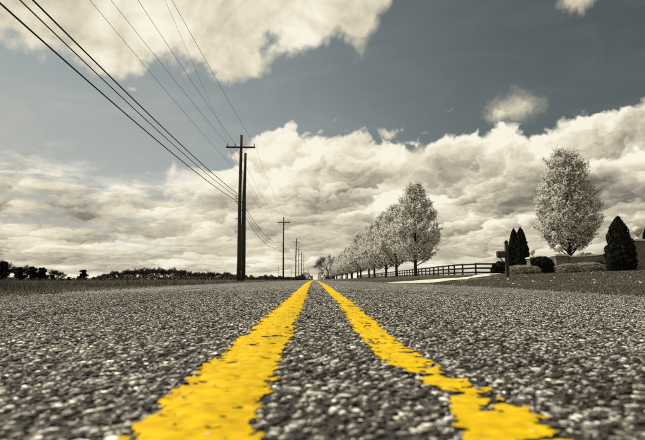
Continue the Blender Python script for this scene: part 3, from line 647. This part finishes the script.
for px, yt, Y, wd in ((-14, 257, 205, 1.0), (3, 262, 208, 0.9), (20, 267.5, 214, 0.85), (32, 267, 210, 0.95), (42, 268, 212, 1.0), (53, 275, 218, 0.9), (69, 277, 220, 1.3), (83.5, 270, 225, 0.85), (94, 277, 230, 1.2)):
    lab = {83.5: 'dark round pine standing apart between the pine clump and the bare wood', 69: 'low dark evergreen in the gap beside the lone round pine', 94: 'low dark evergreen at the end of the bare wood'}.get(px, 'dark evergreen in the clump along the far edge of the field')
    far_tree(px, yt, Y, PINE[int(px) % 2], 'pine_tree', lab, 'dark evergreens across the field', 8.0, wd)
for px, yt, Y in ((4, 259, 222), (18, 266, 232), (26, 265, 228), (54, 269, 230), (61, 271, 236)):
    far_tree(px, yt, Y, BARE[int(px) % 3], 'bare_tree', 'bare tree showing between the dark evergreens across the field', 'bare trees across the field', 8.0)
for k_ in range(26):
    px = 99 + k_ * 5.4 + random.uniform(-1.5, 1.5); top = np.interp(px, [98, 112, 130, 150, 165, 185, 205, 225, 240], [277, 271, 268.5, 268, 267.5, 270, 272.5, 272, 273]) + random.uniform(-1.3, 1.6)
    far_tree(px, top, 235 + random.uniform(-14, 18), BARE[k_ % 3], 'bare_tree', 'bare leafless tree in the long low wood across the field', 'trees of the low wood', 8.0, 1.1)
def scrub(px0, px1, Y, y0, y1, n, seed, name, label, mat='fartwig'):
    px = rng.uniform(px0, px1, n); hh = rng.random(n) ** 1.3; C = []
    top = y0 + (y1 - y0) * vnoise(px * 0.35, px * 0, seed); 
    for a, t_, u in zip(px, top, hh):
        Yk = Y + rng.uniform(-6, 6); p = at(a, t_, Yk); g = gz(p.x, Yk); C.append((p.x, Yk, g + (p.z - g) * u))
    C = np.array(C); V, F = leaf_quads(C, rng.uniform(0.25, 0.6, n) * Y / 230, 0.5, 0.22); return tag(link(name, np_mesh(name, V, F, M[mat], False, np.repeat(rng.random(n), 4))), label, kind='stuff')
scrub(-30, 100, 226, 279, 275.5, 7000, 5, 'scrub', 'low scrub under the evergreens across the field')
scrub(98, 245, 226, 278.0, 273.0, 14000, 6, 'scrub', 'dense undergrowth along the low bare wood')
scrub(240, 306, 300, 278.2, 274.2, 9000, 7, 'hedgerow', 'low brushy hedgerow behind the utility poles')
scrub(301, 313, 520, 276, 271, 500, 9, 'thicket', 'hazy far thicket where the road disappears')
scrub(318, 334, 520, 276, 268, 800, 10, 'thicket', 'hazy far thicket beside the end of the pear row')

# columnar junipers, clipped shrubs
def lump_mesh(name, mat, prof, n, leaf, seed, up=0.6, sx=1.0, sy=1.0, rough=0.12, asp=0.45):
    """foliage over a solid core; prof(t) = radius, height for t in 0..1"""
    nu, nv = 22, 20; V = []; F = []
    for j in range(nv):
        for i in range(nu):
            r, z = prof(j / (nv - 1)); a = 2 * PI * i / nu; k_ = 0.90 + rough * (float(vnoise(i % nu * 0.9 + seed, j * 0.8, seed)) - 0.5); V.append((r * k_ * math.cos(a) * sx, r * k_ * math.sin(a) * sy, z))
    for j in range(nv - 1):
        for i in range(nu): F.append((j * nu + i, j * nu + (i + 1) % nu, (j + 1) * nu + (i + 1) % nu, (j + 1) * nu + i))
    t = rng.random(n); a = rng.uniform(0, 2 * PI, n); pr = np.array([prof(q) for q in t]); k_ = 0.90 + rough * 1.8 * (vnoise(a * 5.0 + seed, t * 16, seed) - 0.4) + rng.uniform(-.04, .10, n)
    C = np.stack([pr[:, 0] * k_ * np.cos(a) * sx, pr[:, 0] * k_ * np.sin(a) * sy, pr[:, 1] + rng.normal(size=n) * leaf * 0.5], -1); C[:, 2] = np.maximum(C[:, 2], 0.02)
    V2, F2 = leaf_quads(C, rng.uniform(0.6, 1.3, n) * leaf, up, asp)
    tone = np.concatenate([np.full(len(V), 0.25), np.repeat(rng.beta(1.3, 1.8, n), 4)])
    return np_mesh(name, np.concatenate([V, V2]), np.concatenate([np.array(F), F2 + len(V)]), mat, False, tone)
def juniper(X, Y, H, r, label, seed, group='columnar junipers by the brick wall'):
    def prof(t): return r * (min(1, (t + 0.12) / 0.3) ** 0.5) * (max(0.0, 1 - t ** 2.6) ** 0.75) + 0.01, H * t
    o = empty('juniper', (X, Y, gz(X, Y)), label, 'tree', group)
    link('crown', lump_mesh('crown', M['juniper'], prof, 7000, 0.085, seed, 1.3, rough=0.22), o)
    tb = MB(); tb.tube([(0, 0, -0.05), (0, 0, 0.4), (0, 0, H * 0.6)], [0.07, 0.06, 0.02], 7); tb.obj('trunk', M['bark'], o)
def shrub(name, px, Y, w, dpt, H, mat, label, seed, cat='shrub', group=None, n=4200, leaf=0.035, flat=0.55):
    p = at(px, 275, Y); def_ = lambda t: (0.5 * (max(0.0, 1 - (2 * abs(t - 0.42) / 1.18) ** (2 / flat)) ** 0.5) + 0.004, H * t)
    o = empty(name, (p.x, Y, gz(p.x, Y)), label, cat, group)
    link('foliage', lump_mesh('foliage', M[mat], def_, n, leaf, seed, 0.3, w, dpt, 0.50, 0.6), o)
    tb = MB()
    for a in range(4): tb.tube([(0, 0, -0.03), (math.cos(a * 1.6) * w * .2, math.sin(a * 1.6) * dpt * .2, H * 0.6)], [0.02, 0.008], 5)
    tb.obj('stem', M['bark'], o)
for px, Y, yt, r, lab, sd_ in ((513.6, 40.4, 230, 0.50, 'slim dark juniper of the touching pair, on the fence side', 1), (520.2, 40.0, 228.5, 0.58, 'slim dark juniper of the touching pair, on the wall side', 2),
                          (617.5, 33.4, 217.5, 0.86, 'broad dark columnar juniper in front of the brick wall', 3), (650, 37.0, 219, 0.62, 'dark juniper half hidden behind the tall brick pillar', 4)):
    p = at(px, yt, Y); juniper(p.x, Y, p.z - gz(p.x, Y), r, lab, sd_)
shrub('boxwood_shrub', 523, 34.5, 1.75, 0.9, 0.62, 'box', 'pale clipped shrub in front of the paired junipers', 11)
shrub('boxwood_shrub', 569, 34.3, 1.35, 0.9, 0.62, 'box', 'pale rounded shrub beside the low brick pillar', 12, group='pale shrubs along the brick wall')
shrub('boxwood_shrub', 589, 34.1, 1.75, 0.9, 0.66, 'box', 'pale rounded shrub beside the broad juniper', 13, group='pale shrubs along the brick wall')
shrub('dark_shrub', 542.5, 36.2, 1.2, 0.9, 1.2, 'hedge', 'dark dense shrub between the two low pillars', 14, flat=0.3, leaf=0.06)
shrub('dark_shrub', 601, 35.0, 0.8, 0.7, 0.8, 'hedge', 'small dark shrub tucked beside the broad juniper', 15)
shrub('fence_bush', 501.5, 49.5, 1.5, 1.2, 1.30, 'hedge', 'dark straggly bush at the near end of the fence', 16, n=2600, leaf=0.10, flat=0.95)
shrub('garden_bush', 587, 42.5, 2.3, 1.4, 1.75, 'box', 'pale loose bush showing just above the brick wall', 17, n=2600, leaf=0.07, flat=0.9)

# ------------------------------------------------------------------ brick wall and pillars
def finial(parent, z, s):
    m = MB(); m.lathe([(0.26, 0.0), (0.26, 0.06), (0.15, 0.10), (0.09, 0.16), (0.09, 0.24), (0.17, 0.29)], (0, 0, 0), 18)
    f = m.obj('finial', M['stone_trim'], parent, (0, 0, z)); f.scale = (s, s, s)
    b = MB(); b.lathe([(0.02, 0.27)] + [(0.27 * math.sin(a), 0.52 - 0.27 * math.cos(a)) for a in np.linspace(0.35, PI - 0.15, 12)] + [(0.045, 0.80), (0.01, 0.84)], (0, 0, 0), 20); b.obj('ball', M['stone_trim'], f)
def pillar(X, Y, w, ztop, fs, label):
    z0 = gz(X, Y); H = ztop - z0; o = empty('brick_pillar', (X, Y, z0), label, 'pillar', 'brick gate pillars with ball finials')
    m = MB(); m.box((0, 0, (H - 0.14) / 2 - 0.15), (w, w, H - 0.14 + 0.3)); m.box((0, 0, H - 0.26), (w + 0.07, w + 0.07, 0.08)); m.obj('shaft', M['brick'], o)
    m = MB(); m.box((0, 0, H - 0.095), (w + 0.16, w + 0.16, 0.09)); m.box((0, 0, H - 0.025), (w + 0.04, w + 0.04, 0.05)); m.obj('cap', M['stone_trim'], o)
    finial(o, H, fs)
pillar(16.75, 38.2, 0.62, 1.66, 0.78, 'smallest brick pillar with pale ball finial, beside the paired junipers')
pillar(17.75, 36.0, 0.88, 1.76, 0.9, 'low square brick pillar with pale ball finial, beside the pale shrubs')
pillar(22.25, 34.0, 0.92, 2.70, 1.15, 'tall brick gate pillar with pale ball finial, beside the broad juniper')
def wall(a, b, za, zb, label, thick=0.36):
    a, b = Vector(a), Vector(b); L = (b - a).length; rz = math.atan2(b.y - a.y, b.x - a.x); z0 = min(gz(*a), gz(*b)) - 0.2
    o = empty('brick_wall', (a.x, a.y, z0), label, 'wall', None, rz)
    n = 14; vs = []; cs = []
    for i in range(n + 1):
        t = i / n; h = za + (zb - za) * (t ** 3.5 if zb != za else 0) - z0
        vs += [(L * t, -thick / 2, 0), (L * t, -thick / 2, h), (L * t, thick / 2, h), (L * t, thick / 2, 0)]
        e = thick / 2 + 0.05; cs += [(L * t, -e, h + .003), (L * t, -e, h + 0.08), (L * t, e, h + 0.08), (L * t, e, h + .003)]
    fs = [(4 * i + k_, 4 * i + 4 + k_, 4 * i + 4 + (k_ + 1) % 4, 4 * i + (k_ + 1) % 4) for i in range(n) for k_ in range(4)] + [(0, 1, 2, 3), (4 * n + 3, 4 * n + 2, 4 * n + 1, 4 * n)]
    m = MB(); m.add(vs, fs); m.obj('brickwork', M['brick'], o); m = MB(); m.add(cs, fs); m.obj('coping', M['stone_trim'], o)
wall((17.07, 37.9), (17.42, 36.45), 1.50, 1.50, 'short brick wall joining the smallest pillar and the low pillar')
wall((18.22, 35.9), (21.76, 34.15), 1.58, 2.25, 'long low brick wall with pale coping between low and tall pillars')

# ------------------------------------------------------------------ mailbox post
X, Y = at(507.6, 276, 24).x, 24.0; z0 = gz(X, Y); top = at(507.6, 239.5, Y).z - z0
o = empty('mailbox_post', (X, Y, z0), 'thick dark wooden mailbox post standing on the lawn before the fence', 'mailbox')
m = MB(); m.box((0, 0, (top - 0.16) / 2 - 0.1), (0.135, 0.135, top - 0.16 + 0.2)); m.obj('post', M['wood'], o)
m = MB(); m.box((0, 0, top - 0.145), (0.20, 0.20, 0.03)); m.add([(-.085, -.085, top - .13), (.085, -.085, top - .13), (.085, .085, top - .13), (-.085, .085, top - .13), (0, 0, top)], [(0, 1, 4), (1, 2, 4), (2, 3, 4), (3, 0, 4), (3, 2, 1, 0)]); m.obj('post_cap', M['wood'], o)
bz = at(500, 256.5, Y).z - z0
m = MB(); m.box((-0.25, 0, bz - 0.03), (0.46, 0.09, 0.06)); m.tube([(-0.10, 0, bz - 0.36), (-0.34, 0, bz - 0.05)], 0.025, 6); m.obj('bracket', M['wood'], o)
m = MB(); prof = [(-0.10, 0.0), (0.10, 0.0), (0.10, 0.16)] + [(0.10 * math.cos(a), 0.16 + 0.10 * math.sin(a)) for a in np.linspace(0.3, PI - 0.3, 7)] + [(-0.10, 0.16)]
n = len(prof); m.add([(x_, y_, bz + z_) for x_ in (-0.46, -0.09) for y_, z_ in prof], [tuple((i, (i + 1) % n, n + (i + 1) % n, n + i)) for i in range(n)] + [tuple(range(n - 1, -1, -1)), tuple(range(n, 2 * n))]); mbx = m.obj('mailbox', M['mailbox'], o)
m = MB(); m.box((-0.465, 0, bz + 0.12), (0.012, 0.19, 0.21)); m.tube([(-0.475, 0, bz + 0.19), (-0.50, 0, bz + 0.20)], 0.012, 6); m.obj('door', M['mailbox'], mbx)

# ------------------------------------------------------------------ board fence
FP = [(24.5, 54.2), (22.2, 54.2), (19.9, 54.5), (17.9, 55.3), (16.95, 57.0)] + [(16.75 + 0.03 * i, 59.6 + 2.7 * i) for i in range(58)]
fence = empty('board_fence', (16.75, 59.6, gz(16.75, 59.6)), 'long black three board fence running behind the row of pear trees', 'fence'); fo = Vector(fence.location)
pm = MB(); pm.box((0, 0, 0.62), (0.15, 0.15, 1.56)); pm = pm.mesh('post', M['fence']); rm = MB(); rm.box((0.5, 0, 0), (1, 0.045, 0.185)); rm = rm.mesh('rail', M['fence'])
for i, (x, y) in enumerate(FP):
    z = gz(x, y); p = link('post', pm, fence, Vector((x, y, z)) - fo); p.rotation_euler = (random.gauss(0, .012), random.gauss(0, .012), 0)
    if i + 1 < len(FP):
        x2, y2 = FP[i + 1]; z2 = gz(x2, y2); d = Vector((x2 - x, y2 - y, z2 - z)); nrm = Vector((-d.y, d.x, 0)).normalized() * 0.098
        for hh in (0.38, 0.84, 1.28):
            r_ = link('rail', rm, fence, Vector((x, y, z + hh + random.gauss(0, .008))) - fo + nrm * (-1 if nrm.x > 0 else 1))
            r_.rotation_euler = (0, -math.asin(d.z / d.length), math.atan2(d.y, d.x)); r_.scale = (d.length * 0.998, 1, 1)

# ------------------------------------------------------------------ utility poles and lines
def pole_thing(X, Y, ztop, r0, label, arm=True, lean=(0, 0), group='utility poles along the road', detail=True, name='utility_pole', armw=2.45):
    z0 = gz(X, Y); H = ztop - z0; o = empty(name, (X, Y, z0), label, 'pole', group); o.rotation_euler = (lean[0], lean[1], 0)
    m = MB(); m.tube([(0, 0, -0.3)] + [(0.015 * math.sin(k_ * 1.3), 0.015 * math.cos(k_), H * k_ / 6) for k_ in range(1, 7)], [r0] + [r0 * (1 - 0.38 * k_ / 6) for k_ in range(1, 7)], 12); m.obj('shaft', M['wood'], o)
    if arm:
        az_ = H - 1.12; m = MB(); m.box((0, -0.20, az_), (armw, 0.10, 0.13)); a_ = m.obj('crossarm', M['wood'], o)
        m = MB(); m.tube([(-0.62, -0.235, az_ - 0.04), (-0.05, -0.21, az_ - 0.62)], 0.016, 5); m.obj('brace', M['steel'], a_)
        m = MB(); m.tube([(0.62, -0.235, az_ - 0.04), (0.05, -0.21, az_ - 0.62)], 0.016, 5); m.obj('brace', M['steel'], a_)
        for x_ in (-armw / 2 + 0.08, -armw / 2 + 0.75, armw / 2 - 0.08):
            m = MB(); m.lathe([(0.018, 0.0), (0.018, 0.07), (0.05, 0.08), (0.055, 0.13), (0.035, 0.15), (0.045, 0.18), (0.042, 0.22), (0.02, 0.24)], (x_, -0.20, az_ + 0.065), 10); m.obj('insulator', M['ceramic'], o)
    if detail:
        for hz in (4.4, 5.5, 6.95, 7.2, 7.45):
            if hz < H - 1.5: m = MB(); m.tube([(-r0 * 0.5, -r0 * 0.6, hz), (-r0 * 1.7, -r0 * 0.9, hz)], 0.022, 6); m.tube([(-r0 * 1.7, -r0 * 0.9, hz - 0.07), (-r0 * 1.7, -r0 * 0.9, hz + 0.07)], 0.03, 6); m.obj('bracket', M['steel'], o)
    return o
PX = [(238.6, 135, 42.0), (283.2, 217, 100.0), (295.6, 238.5, 154.0), (298.7, 246.5, 200.0), (301.4, 252, 243.0), (303.6, 256, 288.0)]
names = ['tall wooden utility pole with crossarm, standing right beside a shorter bare pole', 'second crossarm utility pole, next along the road after the paired poles', 'third crossarm utility pole along the road, leaning slightly',
         'fourth crossarm utility pole along the road', 'fifth crossarm utility pole, part of the far tight cluster', 'sixth and last clear crossarm utility pole down the road']
poles = []
for i, (px, py, Y) in enumerate(PX):
    p = at(px, py, Y); xx = at(px, 275, Y).x; poles.append((xx, Y, p.z)); pole_thing(xx, Y, p.z, 0.185, names[i], True, (0, 0.012 if i == 2 else 0), detail=i < 2)
p = at(245.2, 153, 42.9); o = pole_thing(p.x, 42.9, p.z, 0.19, 'shorter bare wooden pole without crossarm, close beside the tall crossarm pole', False, group=None, detail=False)
m = MB(); m.tube([(-0.17, -0.10, 1.2), (-0.17, -0.10, p.z - 1.0)], 0.028, 6); m.obj('conduit', M['steel'], o)
for px, py, Y, lab in ((278.3, 265.5, 300, 'thin distant pole in the hedgerow behind the second utility pole'), (291.8, 269, 330, 'thin distant pole just before the cluster of utility poles'), (308.2, 269.5, 430, 'thin hazy pole beside the far end of the road')):
    p = at(px, py, Y); pole_thing(p.x, Y, p.z, 0.17, lab, True, group='thin distant poles', detail=False, armw=1.8)

def span(a, b, sag, n=26): return [Vector(a).lerp(Vector(b), t) - Vector((0, 0, 4 * sag * t * (1 - t))) for t in np.linspace(0, 1, n)]
def line(name, off_x, off_z, far_pix, sag0, r, label, mat, group, sag1=0.9, npoles=6):
    """a line that hangs from every pole; far_pix = where its span to the pole behind us leaves the top of the picture"""
    P = [Vector((x + off_x, y - 0.2, z + off_z)) for x, y, z in poles[:npoles]]
    d = ray(*far_pix); sl_ = d.z / d.y; Yp = -16.0; Y1 = P[0].y
    Yc = 20.0
    for _ in range(30): t = (Y1 - Yc) / (Y1 - Yp); zc = P[0].z - 4 * sag0 * t * (1 - t); Yc = (zc - CAMH) / sl_
    Xc = Yc * d.x / d.y; Xp = P[0].x + (Xc - P[0].x) * (Y1 - Yp) / (Y1 - Yc)
    pts = span((Xp, Yp, P[0].z), P[0], sag0, 40)
    for a, b in zip(P, P[1:]): pts += span(a, b, sag1 * ((b - a).length / 58) ** 2, 18)[1:]
    m = MB(); m.tube(pts, r, 6); tag(m.obj(name, M[mat], None), label, 'cable', group)
PG, CG = 'thin power lines on the crossarms', 'thick cables on the poles'
line('power_line', 1.14, -0.85, (172, 0), 0.5, 0.0085, 'thin power line on the road end of the crossarms', 'wire', PG)
line('power_line', -0.47, -0.85, (138, 0), 0.5, 0.0085, 'thin power line on the inner insulators of the crossarms', 'wire', PG)
line('power_line', -1.14, -0.85, (111, 0), 0.5, 0.0085, 'thin power line on the field end of the crossarms', 'wire', PG)
line('power_line', 0.10, -3.2, (165, 0), 0.3, 0.0045, 'faint hair thin wire close beside the road end power line', 'thinwire', PG)
line('power_line', -0.18, -3.3, (90, 0), 0.6, 0.0065, 'thin neutral wire sagging between power lines and thick cables', 'wire', PG)
line('telephone_cable', -0.30, -5.05, (33, 0), 0.75, 0.021, 'topmost of the three thick black cables on the poles', 'wire', CG, 1.5)
line('telephone_cable', -0.31, -5.35, (20, 0), 0.85, 0.015, 'middle and thinnest of the three thick black cables on the poles', 'wire', CG, 1.7)
line('telephone_cable', -0.32, -5.70, (0, 3), 0.9, 0.020, 'lowest of the three thick black cables on the poles', 'wire', CG, 1.9)
